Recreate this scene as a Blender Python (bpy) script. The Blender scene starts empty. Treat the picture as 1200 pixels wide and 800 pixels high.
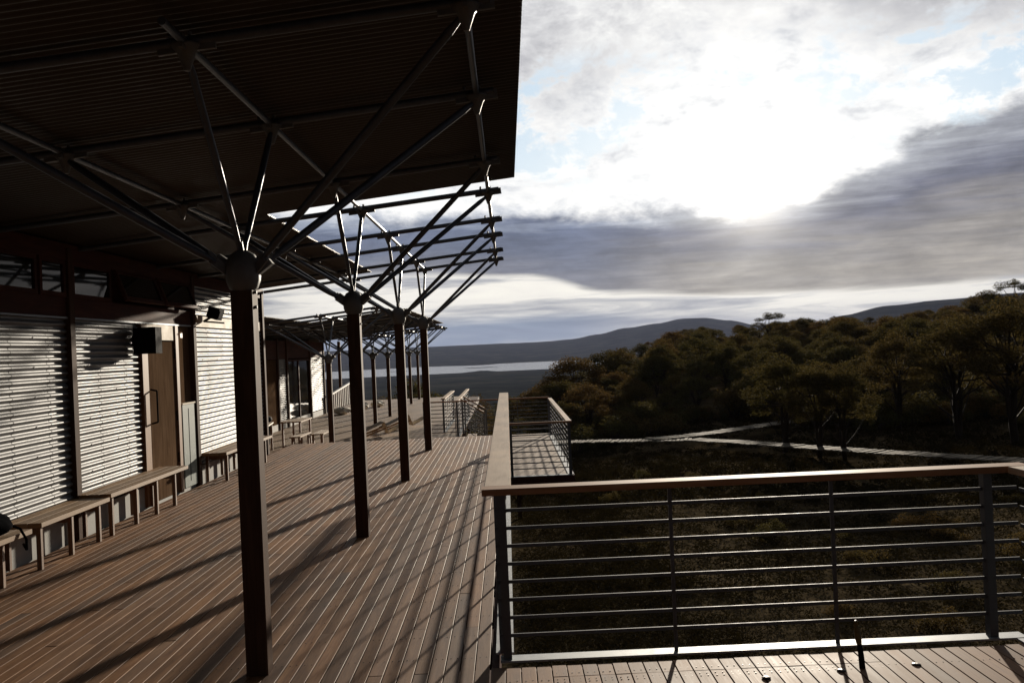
import bpy, math, random
from mathutils import Vector, Matrix
random.seed(7)
R = math.radians
scene = bpy.context.scene
C = scene.collection

# ------------------------------------------------------------------ helpers
class MB:
    def __init__(s): s.v = []; s.f = []; s.sm = []
    def add(s, vs, fs, smooth=False):
        n = len(s.v); s.v += [tuple(v) for v in vs]
        s.f += [tuple(i + n for i in f) for f in fs]; s.sm += [smooth] * len(fs)
        return s
    def box(s, x0, x1, y0, y1, z0, z1):
        return s.add([(x0,y0,z0),(x1,y0,z0),(x1,y1,z0),(x0,y1,z0),(x0,y0,z1),(x1,y0,z1),(x1,y1,z1),(x0,y1,z1)],
              [(0,3,2,1),(4,5,6,7),(0,1,5,4),(1,2,6,5),(2,3,7,6),(3,0,4,7)])
    def prism(s, prof, axis, a, b, smooth=False):
        """closed profile (list of 2D points) swept along axis from a to b"""
        def P(p, t):
            if axis == 'x': return (t, p[0], p[1])
            if axis == 'y': return (p[0], t, p[1])
            return (p[0], p[1], t)
        n = len(prof)
        vs = [P(p, a) for p in prof] + [P(p, b) for p in prof]
        fs = [(i, (i+1) % n, n+(i+1) % n, n+i) for i in range(n)]
        s.add(vs, fs, smooth)
        s.add(vs, [tuple(range(n))[::-1], tuple(range(n, 2*n))])
        return s
    def cbox(s, x0, x1, y0, y1, z0, z1, c, axis):
        """box with chamfered long edges along axis"""
        if axis == 'x': a0,a1,b0,b1 = y0,y1,z0,z1; e = (x0,x1)
        elif axis == 'y': a0,a1,b0,b1 = x0,x1,z0,z1; e = (y0,y1)
        else: a0,a1,b0,b1 = x0,x1,y0,y1; e = (z0,z1)
        pr = [(a0+c,b0),(a1-c,b0),(a1,b0+c),(a1,b1-c),(a1-c,b1),(a0+c,b1),(a0,b1-c),(a0,b0+c)]
        return s.prism(pr, axis, e[0], e[1])
    def tube(s, p0, p1, r0, r1=None, n=10, cap=True):
        r1 = r0 if r1 is None else r1
        p0 = Vector(p0); p1 = Vector(p1); d = (p1-p0).normalized()
        a = d.cross(Vector((0,0,1)))
        if a.length < 1e-3: a = Vector((1,0,0))
        a.normalize(); b = d.cross(a)
        vs = []
        for p, r in ((p0, r0), (p1, r1)):
            for k in range(n):
                t = 2*math.pi*k/n; vs.append(p + a*math.cos(t)*r + b*math.sin(t)*r)
        s.add(vs, [(k, (k+1) % n, n+(k+1) % n, n+k) for k in range(n)], True)
        if cap: s.add(vs, [tuple(range(n))[::-1], tuple(range(n, 2*n))])
        return s
    def chain(s, pts, rs, n=8):
        for i in range(len(pts)-1): s.tube(pts[i], pts[i+1], rs[i], rs[i+1], n, cap=(i in (0, len(pts)-2)))
        return s
    def lathe(s, prof, cx=0, cy=0, n=16):
        vs = []
        for r, z in prof:
            for k in range(n):
                t = 2*math.pi*(k+.5)/n; vs.append((cx+r*math.cos(t), cy+r*math.sin(t), z))
        fs = []
        for i in range(len(prof)-1):
            for k in range(n): fs.append((i*n+k, i*n+(k+1) % n, (i+1)*n+(k+1) % n, (i+1)*n+k))
        s.add(vs, fs, True)
        s.add(vs, [tuple(range(n))[::-1], tuple(range((len(prof)-1)*n, len(prof)*n))])
        return s
    def obox(s, c, ax, ay, az, hx, hy, hz):
        c = Vector(c); ax = Vector(ax).normalized(); ay = Vector(ay).normalized(); az = Vector(az).normalized()
        vs = [c+ax*i*hx+ay*j*hy+az*k*hz for k in (-1,1) for (i,j) in ((-1,-1),(1,-1),(1,1),(-1,1))]
        return s.add(vs, [(0,3,2,1),(4,5,6,7),(0,1,5,4),(1,2,6,5),(2,3,7,6),(3,0,4,7)])
    def build(s, name, m, parent=None, loc=(0,0,0)):
        me = bpy.data.meshes.new(name); me.from_pydata(s.v, [], s.f); me.update()
        me.polygons.foreach_set('use_smooth', s.sm)
        me.materials.append(m)
        o = bpy.data.objects.new(name, me); C.objects.link(o); o.location = loc
        if parent: o.parent = parent
        return o

def tag(o, label=None, cat=None, group=None, kind=None):
    if label: o['label'] = label
    if cat: o['category'] = cat
    if group: o['group'] = group
    if kind: o['kind'] = kind
    return o
def empty(name, loc=(0,0,0), rz=0, label=None, cat=None, group=None):
    o = bpy.data.objects.new(name, None); C.objects.link(o); o.location = loc; o.rotation_euler = (0,0,rz)
    o.empty_display_size = .1
    return tag(o, label, cat, group)
def copy_tree(o, parent=None):
    c = o.copy(); C.objects.link(c); c.parent = parent
    for ch in list(o.children): copy_tree(ch, c)
    return c

# ------------------------------------------------------------------ node helpers
class NT:
    def __init__(s, tree): s.t = tree; s.n = tree.nodes; s.l = tree.links
    def new(s, typ, **kw):
        n = s.n.new(typ)
        for k, v in kw.items(): setattr(n, k, v)
        return n
    def _in(s, sock, v):
        if v is None: return
        if hasattr(v, 'links') or isinstance(v, bpy.types.NodeSocket): s.l.new(v, sock)
        else: sock.default_value = v
    def math(s, op, a, b=None, c=None, clamp=False):
        n = s.new('ShaderNodeMath', operation=op, use_clamp=clamp)
        s._in(n.inputs[0], a); s._in(n.inputs[1], b)
        if c is not None: s._in(n.inputs[2], c)
        return n.outputs[0]
    def mix(s, f, a, b, blend='MIX'):
        n = s.new('ShaderNodeMix', data_type='RGBA', blend_type=blend)
        s._in(n.inputs['Factor'], f)
        for nm, v in (('A', a), ('B', b)):
            sk = [i for i in n.inputs if i.name == nm and i.type == 'RGBA'][0]
            if isinstance(v, (tuple, list)): v = tuple(v) + ((1,) if len(v) == 3 else ())
            s._in(sk, v)
        return [o for o in n.outputs if o.type == 'RGBA'][0]
    def sstep(s, x, a, b):
        n = s.new('ShaderNodeMapRange', interpolation_type='SMOOTHSTEP')
        s._in(n.inputs[0], x); s._in(n.inputs[1], a); s._in(n.inputs[2], b)
        n.inputs[3].default_value = 0; n.inputs[4].default_value = 1
        return n.outputs[0]
    def maprange(s, x, a, b, c, d):
        n = s.new('ShaderNodeMapRange')
        for i, v in enumerate((x, a, b, c, d)): s._in(n.inputs[i], v)
        return n.outputs[0]
    def noise(s, vec, scale, detail=4, rough=.55, dist=0):
        n = s.new('ShaderNodeTexNoise')
        if vec is not None: s.l.new(vec, n.inputs['Vector'])
        n.inputs['Scale'].default_value = scale; n.inputs['Detail'].default_value = detail
        n.inputs['Roughness'].default_value = rough; n.inputs['Distortion'].default_value = dist
        return n.outputs['Fac']
    def mapping(s, vec, scale=(1,1,1), loc=(0,0,0)):
        n = s.new('ShaderNodeMapping'); s.l.new(vec, n.inputs[0])
        n.inputs['Scale'].default_value = scale; n.inputs['Location'].default_value = loc
        return n.outputs[0]
    def ramp(s, f, stops, interp='LINEAR'):
        n = s.new('ShaderNodeValToRGB'); n.color_ramp.interpolation = interp
        s.l.new(f, n.inputs[0]); e = n.color_ramp.elements
        while len(e) < len(stops): e.new(.5)
        for i, (p, c) in enumerate(stops):
            e[i].position = p; e[i].color = tuple(c) + (1,) if not isinstance(c, (int, float)) else (c, c, c, 1)
        return n.outputs[0]
    def sep(s, v):
        n = s.new('ShaderNodeSeparateXYZ'); s.l.new(v, n.inputs[0]); return n.outputs
    def comb(s, x, y, z):
        n = s.new('ShaderNodeCombineXYZ'); s._in(n.inputs[0], x); s._in(n.inputs[1], y); s._in(n.inputs[2], z); return n.outputs[0]

def material(name, fn):
    m = bpy.data.materials.new(name); m.use_nodes = True
    t = NT(m.node_tree); p = m.node_tree.nodes['Principled BSDF']
    fn(t, p); return m
def setc(p, base=None, rough=None, metal=None, spec=None):
    if base is not None: p.inputs['Base Color'].default_value = tuple(base) + (1,)
    if rough is not None: p.inputs['Roughness'].default_value = rough
    if metal is not None: p.inputs['Metallic'].default_value = metal
    if spec is not None: p.inputs['Specular IOR Level'].default_value = spec
def bump(t, p, h, strength, dist):
    b = t.new('ShaderNodeBump'); b.inputs['Strength'].default_value = strength; b.inputs['Distance'].default_value = dist
    t.l.new(h, b.inputs['Height']); t.l.new(b.outputs[0], p.inputs['Normal'])

def wood_mat(name, cols, axis, rough=(.35,.6), island=.35, bumpd=.0015, grain=14, spec=.5):
    """grain runs along axis"""
    def fn(t, p):
        tc = t.new('ShaderNodeTexCoord').outputs['Object']
        geo = t.new('ShaderNodeNewGeometry')
        isl = geo.outputs['Random Per Island']
        off = t.comb(t.math('MULTIPLY', isl, 37.), t.math('MULTIPLY', isl, 91.), t.math('MULTIPLY', isl, 53.))
        va = t.new('ShaderNodeVectorMath', operation='ADD'); t.l.new(tc, va.inputs[0]); t.l.new(off, va.inputs[1])
        sc = {'x': (.12,1,1), 'y': (1,.12,1), 'z': (1,1,.12)}[axis]
        v = t.mapping(va.outputs[0], sc)
        g = t.noise(v, grain, 6, .65, .6)
        fine = t.noise(t.mapping(va.outputs[0], tuple(1 if q == 1 else .03 for q in sc)), 120, 3, .6)
        big = t.noise(tc, .9, 4, .6)
        g2 = t.math('ADD', t.math('MULTIPLY', g, .7), t.math('MULTIPLY', fine, .3))
        c1 = t.ramp(g2, [(.3, cols[0]), (.5, cols[1]), (.72, cols[2])])
        br = t.math('ADD', t.math('MULTIPLY', isl, island), 1-island*.55)
        br = t.math('MULTIPLY', br, t.maprange(big, .3, .7, .78, 1.15))
        c2 = t.mix(1., c1, t.comb(br, br, br), 'MULTIPLY')
        # a share of the boards weathered towards grey
        wth = t.math('MULTIPLY', t.sstep(t.math('FRACT', t.math('MULTIPLY', isl, 17.3)), .55, 1.), .22)
        gr = (cols[1][0]*.6+cols[1][2]*.4,)*3
        c3 = t.mix(wth, c2, gr)
        t.l.new(c3, p.inputs['Base Color'])
        t.l.new(t.maprange(t.math('ADD', t.math('MULTIPLY', g2, .6), t.math('MULTIPLY', big, .4)), .3, .7, rough[0], rough[1]), p.inputs['Roughness'])
        p.inputs['Specular IOR Level'].default_value = spec
        bump(t, p, g2, .6, bumpd)
    return material(name, fn)
def metal_mat(name, c, metal, rough, var=.2, scale=9, spec=.5):
    def fn(t, p):
        tc = t.new('ShaderNodeTexCoord').outputs['Object']
        a = t.noise(tc, scale, 5, .6); b = t.noise(tc, scale*12, 2, .5)
        f = t.math('ADD', t.math('MULTIPLY', a, .7), t.math('MULTIPLY', b, .3))
        c0 = tuple(x*(1-var) for x in c); c1 = tuple(min(1, x*(1+var)) for x in c)
        t.l.new(t.ramp(f, [(.3, c0), (.7, c1)]), p.inputs['Base Color'])
        t.l.new(t.maprange(f, .3, .7, rough-.08, rough+.12), p.inputs['Roughness'])
        p.inputs['Metallic'].default_value = metal; p.inputs['Specular IOR Level'].default_value = spec
        bump(t, p, b, .15, .002)
    return material(name, fn)

M = {}
M['deck'] = wood_mat('deck_timber', [(.12,.054,.024),(.245,.122,.056),(.38,.215,.108)], 'y', (.56,.74), .65, .0012, 14, .14)
M['deckx'] = wood_mat('lower_deck_timber', [(.34,.23,.155),(.46,.34,.24),(.56,.44,.33)], 'x', (.5,.7), .4, .0012, 14, .25)
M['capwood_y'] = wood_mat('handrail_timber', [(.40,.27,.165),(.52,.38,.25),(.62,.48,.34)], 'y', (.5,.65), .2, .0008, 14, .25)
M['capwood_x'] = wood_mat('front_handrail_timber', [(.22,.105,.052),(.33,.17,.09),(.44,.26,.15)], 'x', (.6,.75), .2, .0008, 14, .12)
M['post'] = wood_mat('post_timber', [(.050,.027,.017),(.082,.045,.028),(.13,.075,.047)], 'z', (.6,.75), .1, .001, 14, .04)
M['beam'] = wood_mat('beam_timber', [(.05,.02,.014),(.085,.033,.022),(.13,.055,.036)], 'y', (.6,.75), .2, .001, 14, .05)
M['pathwood'] = wood_mat('path_timber', [(.12,.105,.08),(.19,.17,.135),(.27,.245,.20)], 'x', (.8,.95), .9, .001, 5, .05)
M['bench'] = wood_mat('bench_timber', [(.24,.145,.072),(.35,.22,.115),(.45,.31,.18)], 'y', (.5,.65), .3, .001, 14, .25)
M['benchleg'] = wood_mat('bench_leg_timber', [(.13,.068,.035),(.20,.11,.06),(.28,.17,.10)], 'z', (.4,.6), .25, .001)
M['door'] = wood_mat('door_timber', [(.075,.046,.028),(.125,.080,.050),(.18,.12,.078)], 'z', (.7,.85), .15, .001, 14, 0.)
M['doorframe'] = wood_mat('door_frame_timber', [(.20,.10,.048),(.28,.15,.075),(.36,.21,.12)], 'z', (.5,.65), .15, .001, 14, .15)
M['pale_wood'] = wood_mat('pale_timber', [(.45,.37,.27),(.58,.49,.37),(.68,.59,.46)], 'x', (.45,.6), .3, .001)
M['pipe'] = metal_mat('pipe_steel', (.10,.115,.14), .5, .42, .25, 9, .3)
M['hub'] = metal_mat('hub_steel', (.15,.15,.145), .2, .55, .25)
M['galv'] = metal_mat('galvanised_steel', (.10,.112,.13), .3, .6, .25, 14, .2)
M['railpost'] = metal_mat('railing_post_steel', (.085,.09,.10), .4, .45, .25)
M['channel'] = metal_mat('channel_steel', (.28,.31,.335), .35, .55, .25, 20)
M['zinc'] = metal_mat('corrugated_zinc', (.155,.16,.165), .3, .5, .25, 3, .2)
M['roof'] = metal_mat('roof_sheet', (.062,.054,.047), .3, .5, .2, 2, .2)
M['black'] = metal_mat('black_paint', (.009,.009,.010), 0, .75, .3, 9, .03)
M['bolt'] = metal_mat('dull_bolt_steel', (.06,.055,.05), .7, .5, .3)
M['plinth'] = metal_mat('plinth_render', (.34,.34,.32), 0, .75, .22, 5)
M['cabinet'] = metal_mat('cabinet_paint', (.16,.20,.185), 0, .55, .1, 3, .15)
M['cream'] = metal_mat('cream_panel', (.42,.34,.22), 0, .6, .1, 3, .2)
M['white'] = metal_mat('white_paint', (.7,.69,.66), 0, .5, .08, 6)
M['bag'] = metal_mat('bag_cloth', (.010,.010,.011), 0, .95, .3, 30, 0.)
M['stone'] = metal_mat('limestone', (.78,.74,.64), 0, .85, .3, 4)
M['green'] = metal_mat('grip_varnish', (.11,.085,.03), 0, .4, .4, 60)
def glassfn(t, p):
    setc(p, (.012,.014,.016), .035, 0, .5); p.inputs['IOR'].default_value = 1.45
M['glass'] = material('window_glass', glassfn)

# ------------------------------------------------------------------ camera
H, PITCH, ROLL, YAW, F = 1.9002, 0.0056, 0.0444, 0.0058, 1110.18
f = Vector((math.sin(YAW)*math.cos(PITCH), math.cos(YAW)*math.cos(PITCH), math.sin(PITCH)))
r = Vector((math.cos(YAW), -math.sin(YAW), 0)); u = r.cross(f)
r2 = r*math.cos(ROLL) - u*math.sin(ROLL); u2 = r*math.sin(ROLL) + u*math.cos(ROLL)
cam = bpy.data.cameras.new('camera'); co = bpy.data.objects.new('camera', cam); C.objects.link(co)
mt = Matrix((( r2.x, u2.x, -f.x, 0), (r2.y, u2.y, -f.y, 0), (r2.z, u2.z, -f.z, H), (0,0,0,1)))
co.matrix_world = mt
cam.sensor_width = 36; cam.lens = 36*F/1200; cam.clip_start = .05; cam.clip_end = 40000
scene.camera = co

# ------------------------------------------------------------------ main structure constants
L = -.63                     # level of the lower deck
DY = 4.14
XC, Y1 = -1.58, 5.76         # first row of columns
XO, XM, XI = -.135, XC, -3.025
def zp(x): return 3.70 + .10*x           # cross pipe height
def zr(x): return 3.775 + .105*x         # underside of the roof sheet
XW = -4.85                   # wall plane
YR = 5.70                    # front railing
XL = -.18                    # long railing

# ------------------------------------------------------------------ decks
def board_y(mb, x0, w, ya, yb, z=0., th=.032, c=.0018):
    x1 = x0+w
    mb.prism([(x0+.002,z-th),(x1-.002,z-th),(x1,z-c),(x1-c,z),(x0+c,z),(x0,z-c)], 'y', ya, yb)
def board_x(mb, y0, w, xa, xb, z=0., th=.032, c=.003):
    y1 = y0+w
    mb.prism([(y0+.002,z-th),(y1-.002,z-th),(y1,z-c),(y1-c,z),(y0+c,z),(y0,z-c)], 'x', xa, xb)
mb = MB(); sc = MB()
rnd = random.Random(3)
nb = int(round((XL - XW - .12)/.09))
x = XL - nb*.09
YE = 20.62
def screws(x, ya, yb, z=0.):
    y = math.ceil(ya/.45)*.45
    while y < yb:
        if y < 9 and x > -2.2:
            for dx in (.022, .062):
                sc.lathe([(.0038, z-.001), (.0034, z+.0015)], x+dx, y+rnd.uniform(-.006,.006), 6)
        y += .45
for i in range(nb):
    y = -2.5
    seg = rnd.choice([1.8,2.7,3.6,.9])
    while y < YE:
        e = min(YE, y+seg)
        board_y(mb, x, .084, y, e-.003, rnd.uniform(-.0012,.0012)); screws(x, y, e)
        y = e; seg = rnd.choice([3.6,4.5,5.4,2.7])
    x += .09
# near platform on the right
x = XL + .004
while x < 3.0:
    if .10 < x < 2.06:
        board_y(mb, x, .084, -1.5, 5.44, rnd.uniform(-.0012,.0012)); board_y(mb, x, .084, 5.447, 5.635, rnd.uniform(-.001,.001))
    else:
        board_y(mb, x, .084, -1.5, 5.635, rnd.uniform(-.0012,.0012))
    screws(x, 3.2, 5.6)
    if .10 < x < 2.06:
        for dx in (.022,.062):
            sc.lathe([(.0045,-.001),(.004,.0015)], x+dx, 5.36, 6); sc.lathe([(.0045,-.001),(.004,.0015)], x+dx, 5.50, 6)
    x += .09
tag(mb.build('deck', M['deck']), kind='structure')
tag(sc.build('deck_screws', M['bolt']), kind='structure')
# edge beams and joists under the main deck
mb = MB()
mb.box(XL+.002, XL+.05, 5.72, YE, -.24, -.034)
mb.box(XW-.1, XL+.05, YE+.003, YE+.05, -.60, -.036)
mb.box(XL, 3.06, 5.66, 5.70, -.24, -.036)
mb.box(3.03, 3.07, -1.5, 5.64, -.24, -.036)
y = -1.
while y < YE: mb.box(XW, XL-.002, y, y+.045, -.2, -.036); y += .9
mb.box(XW, XL, -2.4, 20.5, -.6, -.56)
tag(mb.build('deck_underframe', M['beam']), kind='structure')
# lower deck: boards run across
mb = MB(); y = YE+.06; rnd = random.Random(5)
while y < 51.:
    xb = 1.16 if (18.4 < y < 27.3) else -1.45
    if y > 36: xb = -2.4
    xa = -8.05; x = xb
    segs = rnd.choice([1.8,2.7,3.6])
    while x > xa:
        e = max(xa, x-segs); board_x(mb, y, .084, e+.003, x, L+rnd.uniform(-.001,.001)); x = e; segs = rnd.choice([2.7,3.6,4.5])
    y += .09
y = 18.42
while y < YE+.05:
    board_x(mb, y, .084, XL+.06, 1.16, L+rnd.uniform(-.001,.001)); y += .09
tag(mb.build('lower_deck', M['deckx']), kind='structure')
mb = MB()
mb.box(XL+.06, 1.19, 18.37, 18.415, L-.16, L-.002); mb.box(1.165, 1.21, 18.42, 27.35, L-.16, L-.002)
mb.box(-1.4, 1.2, 27.36, 27.40, L-.2, L-.036)
for q in (24, 26.5): mb.box(.1, .2, q, q+.1, -2.6, L-.16)
for q in (28, 32, 35.5): mb.box(-1.6, -1.5, q, q+.1, -4.6, L-.036)
mb.box(-8.0, -1.6, 21, 50.9, L-.3, L-.05)
tag(mb.build('lower_deck_underframe', M['beam']), kind='structure')

# ------------------------------------------------------------------ branching columns
def gusset_pts(k, off):  # node positions of a column at origin (x,y of node, z of pipe)
    pass
def make_column(label, group):
    root = empty('branching_column', (XC, Y1, 0), 0, label, 'column', group)
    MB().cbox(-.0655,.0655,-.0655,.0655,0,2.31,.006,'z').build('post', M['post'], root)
    # hub: faceted cast block with side cheeks
    h = MB().lathe([(.062,2.305),(.085,2.325),(.102,2.37),(.108,2.43),(.102,2.485),(.075,2.53),(.035,2.555)], 0, 0, 10)
    for sx in (-1,1):
        h.obox((sx*.10,0,2.46), (1,0,sx*.75), (0,1,0), (-sx*.75,0,1), .075,.028,.045)
        for sy in (-1,1):
            h.obox((sx*.13,sy*.06,2.475), (sx*1.3,sy*.8,1.2), (-sy*.8,sx*1.3,0), (0,0,1), .07,.007,.035)
    for sy in (-1,1): h.obox((0,sy*.035,2.56), (0,sy*.6,1), (1,0,0), (0,1,-sy*.6), .05,.02,.006)
    h.build('hub', M['hub'], root)
    b = MB()
    for sx in (-1,1):
        for sy in (-1,1):
            b.tube((sx*.16,sy*.085-.02,2.49),(sx*.16,sy*.085+.02,2.49),.011,n=8)
    for z in (2.36,2.27): b.tube((.066,0,z-.06),(.078,0,z-.06),.01,n=8)
    b.build('bolt', M['galv'], root)
    for sx, xo in ((1, XO-XC), (-1, XI-XC)):
        for sy in (-1,1):
            p0 = Vector((sx*.10, sy*.05, 2.46)); p1 = Vector((xo, sy*.88, zp(XC+xo)-.05)); d = (p1-p0)
            MB().chain([p0+d*.03, p0+d*.09, p0+d*.5, p0+d*.93, p1], [.014,.0245,.0265,.0245,.012], 10).build('arm', M['pipe'], root)
    for sy in (-1,1):
        p0 = Vector((0, sy*.02, 2.54)); p1 = Vector((0, sy*.88, zp(XC)-.05)); d = p1-p0
        MB().chain([p0+d*.02, p0+d*.12, p0+d*.5, p0+d*.9, p1], [.011,.018,.022,.021,.012], 10).build('arm', M['pipe'], root)
    return root
g1 = 'branching timber columns carrying the verandah canopy'
col_labels = ['nearest and largest branching timber column, dark brown post with grey steel hub',
  'second branching column counting away from the camera, standing on the upper deck',
  'third branching column counting away from the camera, between two taller looking posts',
  'fourth branching column, last one on the upper deck before the step down']
proto = make_column(col_labels[0], g1)
for k in range(1, 4):
    c = copy_tree(proto); c.location = (XC, Y1+DY*k, 0); c['label'] = col_labels[k]
g2 = 'branching columns along the lower deck'
far_labels = ['first lower deck column, thin armed and standing left just beyond the deck joint',
 'second lower deck column, mostly hidden behind a nearer upper deck post',
 'third lower deck column, slim post between first and second near posts',
 'fourth lower deck column, slim post just right of the third lower one',
 'fifth lower deck column, almost hidden behind the third upper deck post',
 'sixth lower deck column, very thin and far beside the fourth upper post',
 'farthest lower deck column, thinnest post next to the fourth upper post']
X2OFF, Y2OFF = -3.14, 19.3
for k in range(7):
    c = copy_tree(proto); c.location = (XC+X2OFF, Y1+Y2OFF+DY*k, L); c['label'] = far_labels[k]; c['group'] = g2

# ------------------------------------------------------------------ canopy frames
def canopy_frame(ks, xoff, yoff, zoff, x_left, label, xr_tip=-.012):
    root = empty('canopy_frame', (0,0,0), 0, label, 'canopy frame')
    ys = []
    for k in ks:
        ys += [Y1+yoff+DY*k-.88, Y1+yoff+DY*k+.88]
    for y in ys:
        a = (x_left, y, zp(x_left-xoff)+zoff); b = (xr_tip+xoff, y, zp(xr_tip)+zoff)
        MB().tube(a, b, .029, n=12).build('cross_pipe', M['pipe'], root)
        for xn in (XO, XM, XI):
            g = MB(); z = zp(xn)+zoff; X = xn+xoff
            g.lathe([(.016,z-.15),(.026,z-.12),(.048,z-.06),(.078,z-.028),(.078,z-.015),(.04,z-.008)], X, y, 10)
            g.obox((X,y,z-.02),(1,0,.1),(0,1,0),(-.1,0,1),.15,.012,.034)
            g.obox((X,y,z-.02),(0,1,0),(1,0,0),(0,0,1),.10,.012,.036)
            g.tube((X-.085,y-.012,z+.02),(X-.085,y+.012,z+.045),.012,n=6)
            g.tube((X+.02,y,z+.02),(X+.02,y,z+.05),.012,n=6)
            g.build('gusset', M['hub'], root)
    for xn in (XO, XM, XI):
        MB().tube((xn+xoff, ys[0]-.35, zp(xn)+zoff-.012), (xn+xoff, ys[-1]+.02, zp(xn)+zoff-.012), .021, n=10).build('long_pipe', M['pipe'], root)
    return root
canopy_frame(range(0, 4), 0, 0, 0, XW+.02, 'grey steel pipe canopy frame on the four near branching columns')
canopy_frame(range(0, 7), X2OFF, Y2OFF, L, -7.98, 'smaller looking steel pipe canopy frame over the lower deck beyond')

# ------------------------------------------------------------------ corrugated sheets
def corr_roof(mb, xa, xb, ya, yb, zoff, xoff=0, pitch=.076, amp=.0085, th=.004):
    n = int(round((yb-ya)/pitch))*6
    vs = []
    for i in range(n+1):
        y = ya+(yb-ya)*i/n; w = amp*math.sin(2*math.pi*i/6)
        for x in (xa, xb):
            z = zr(x-xoff)+zoff+amp+w; vs.append((x, y, z)); vs.append((x, y, z+th))
    fs = []; 
    for i in range(n):
        a = i*4; b = a+4
        fs += [(a, a+2, b+2, b), (a+1, b+1, b+3, a+3)]
    mb.add(vs, fs, True)
    mb.add(vs, [(0,1,3,2), (n*4, n*4+2, n*4+3, n*4+1)] + [(i*4, i*4+4, i*4+5, i*4+1) for i in range(n)] + [(i*4+2, i*4+3, i*4+7, i*4+6) for i in range(n)])
mb = MB(); corr_roof(mb, -9.6, .17, -3.0, 10.62, 0)
rf = mb.build('corrugated_roof', M['roof']); tag(rf, 'dark corrugated metal roof sheet overhead covering the near deck', 'roof')
mb = MB(); corr_roof(mb, -9.6, -2.62, 10.63, 18.85, 0)
tag(mb.build('corrugated_roof', M['roof']), 'narrow corrugated roof over the shed wall behind the open canopy frame', 'roof')
mb = MB(); corr_roof(mb, -12.8, .17+X2OFF, 28.2, 45.3, L, X2OFF)
tag(mb.build('corrugated_roof', M['roof']), 'distant dark corrugated roof over the lower deck', 'roof')
mb = MB(); corr_roof(mb, -12.8, -2.62+X2OFF, 20.9, 28.1, L, X2OFF)
tag(mb.build('corrugated_roof', M['roof']), 'distant narrow roof strip at the near end of the far building', 'roof')

# ------------------------------------------------------------------ near building
def corr_panel(mb, xw, ya, yb, za, zb, pitch=.076, amp=.0155):
    n = int(round((zb-za)/pitch))*8
    vs = []
    for i in range(n+1):
        z = za+(zb-za)*i/n; w = amp*math.sin(2*math.pi*i/8)
        vs += [(xw+.012+w, ya, z), (xw+.012+w, yb, z)]
    mb.add(vs, [(2*i, 2*i+1, 2*i+3, 2*i+2) for i in range(n)], True)
    yy = ya+.38
    while yy < yb-.1:
        for k in range(1, int((zb-za)/pitch), 4):
            zc = za+pitch*(k+.25); mb.tube((xw+.012+amp-.002, yy, zc), (xw+.012+amp+.006, yy, zc), .008, n=6)
        yy += .762
    yy = ya+.70
    while yy < yb-.1:
        # lap of the next sheet: a narrow strip standing 2 mm proud
        q = []
        for i in range(n+1):
            z = za+(zb-za)*i/n; w = amp*math.sin(2*math.pi*i/8)
            q += [(xw+.0145+w, yy, z), (xw+.0145+w, yy+.03, z)]
        mb.add(q, [(2*i, 2*i+1, 2*i+3, 2*i+2) for i in range(n)], True); yy += .762
    mb.box(xw-.06, xw-.006-amp+.012, ya, yb, za, zb)
bld = empty('shed_building', (XW, 12, 0), 0, 'corrugated iron shed with brown timber frame along the left of the deck', 'building')
def P(mb, name, m, root=bld):
    o = mb.build(name, m); o.parent = root; o.location = tuple(-c for c in root.location); return o
posts_y = (6.2, 10.50, 14.60, 18.74)
for y in posts_y:
    P(MB().cbox(XW-.06, XW+.07, y-.06, y+.06, -.5, 3.20, .004, 'z'), 'post', M['post'])
# header beam with bright flashing, top beam, sill
P(MB().box(XW-.05, XW+.03, 2.0, 14.53, 2.445, 2.66), 'header_beam', M['beam'])
P(MB().box(XW-.03, XW+.045, 2.0, 14.5, 2.425, 2.444), 'flashing', M['channel'])
P(MB().box(XW-.05, XW+.05, 2.0, 18.9, 3.07, 3.25), 'top_beam', M['beam'])
P(MB().box(XW-.09, XW-.055, 2.0, 18.7, 2.66, 3.07), 'wall_lining', M['beam'])
P(MB().box(-9.4, -9.3, 2.0, 18.8, -1.8, 2.8), 'rear_wall', M['beam'])
P(MB().box(-9.3, XW-.07, 18.72, 18.82, -1.8, 3.05), 'end_wall', M['beam'])
P(MB().box(XW-.05, XW+.01, 2.0, 18.68, -.3, .27), 'plinth', M['plinth'])
for ya, yb, zb in ((2.0,6.14,2.42), (6.26,10.44,2.42), (10.56,12.46,2.42), (14.66,18.68,2.42)):
    mb = MB(); corr_panel(mb, XW, ya, yb, .29, zb); P(mb, 'wall_panel', M['zinc'])
mb = MB(); corr_panel(mb, XW, 14.66, 18.68, 2.61, 3.067); P(mb, 'wall_panel', M['zinc'])
P(MB().box(XW-.05, XW+.034, 14.67, 18.67, 2.43, 2.60), 'cream_band', M['cream'])
# clerestory windows: two fixed, two awnings propped open
def window(ya, yb, za, zb, open_=0.):
    rt = empty('window', (XW+.02, (ya+yb)/2, zb)); rt.parent = bld; rt.location = Vector((XW+.03, (ya+yb)/2, zb)) - bld.location
    hw = (yb-ya)/2; hh = zb-za
    fr = MB(); w = .05
    fr.box(-.02,.02,-hw,hw,-w,0).box(-.02,.02,-hw,hw,-hh,-hh+w).box(-.02,.02,-hw,-hw+w,-hh+w,-w).box(-.02,.02,hw-w,hw,-hh+w,-w)
    fr.build('frame', M['beam'], rt)
    MB().box(-.006,.002,-hw+w,hw-w,-hh+w,-w).build('pane', M['glass'], rt)
    rt.rotation_euler = (0, -open_, 0)
for a in ((6.3,7.8),(7.9,9.78,),(9.84,10.42),(10.58,11.62)): window(a[0], a[1], 2.66, 3.07)
window(11.75, 13.05, 2.66, 3.07, R(20)); window(13.15, 14.45, 2.66, 3.07, R(20))
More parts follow.
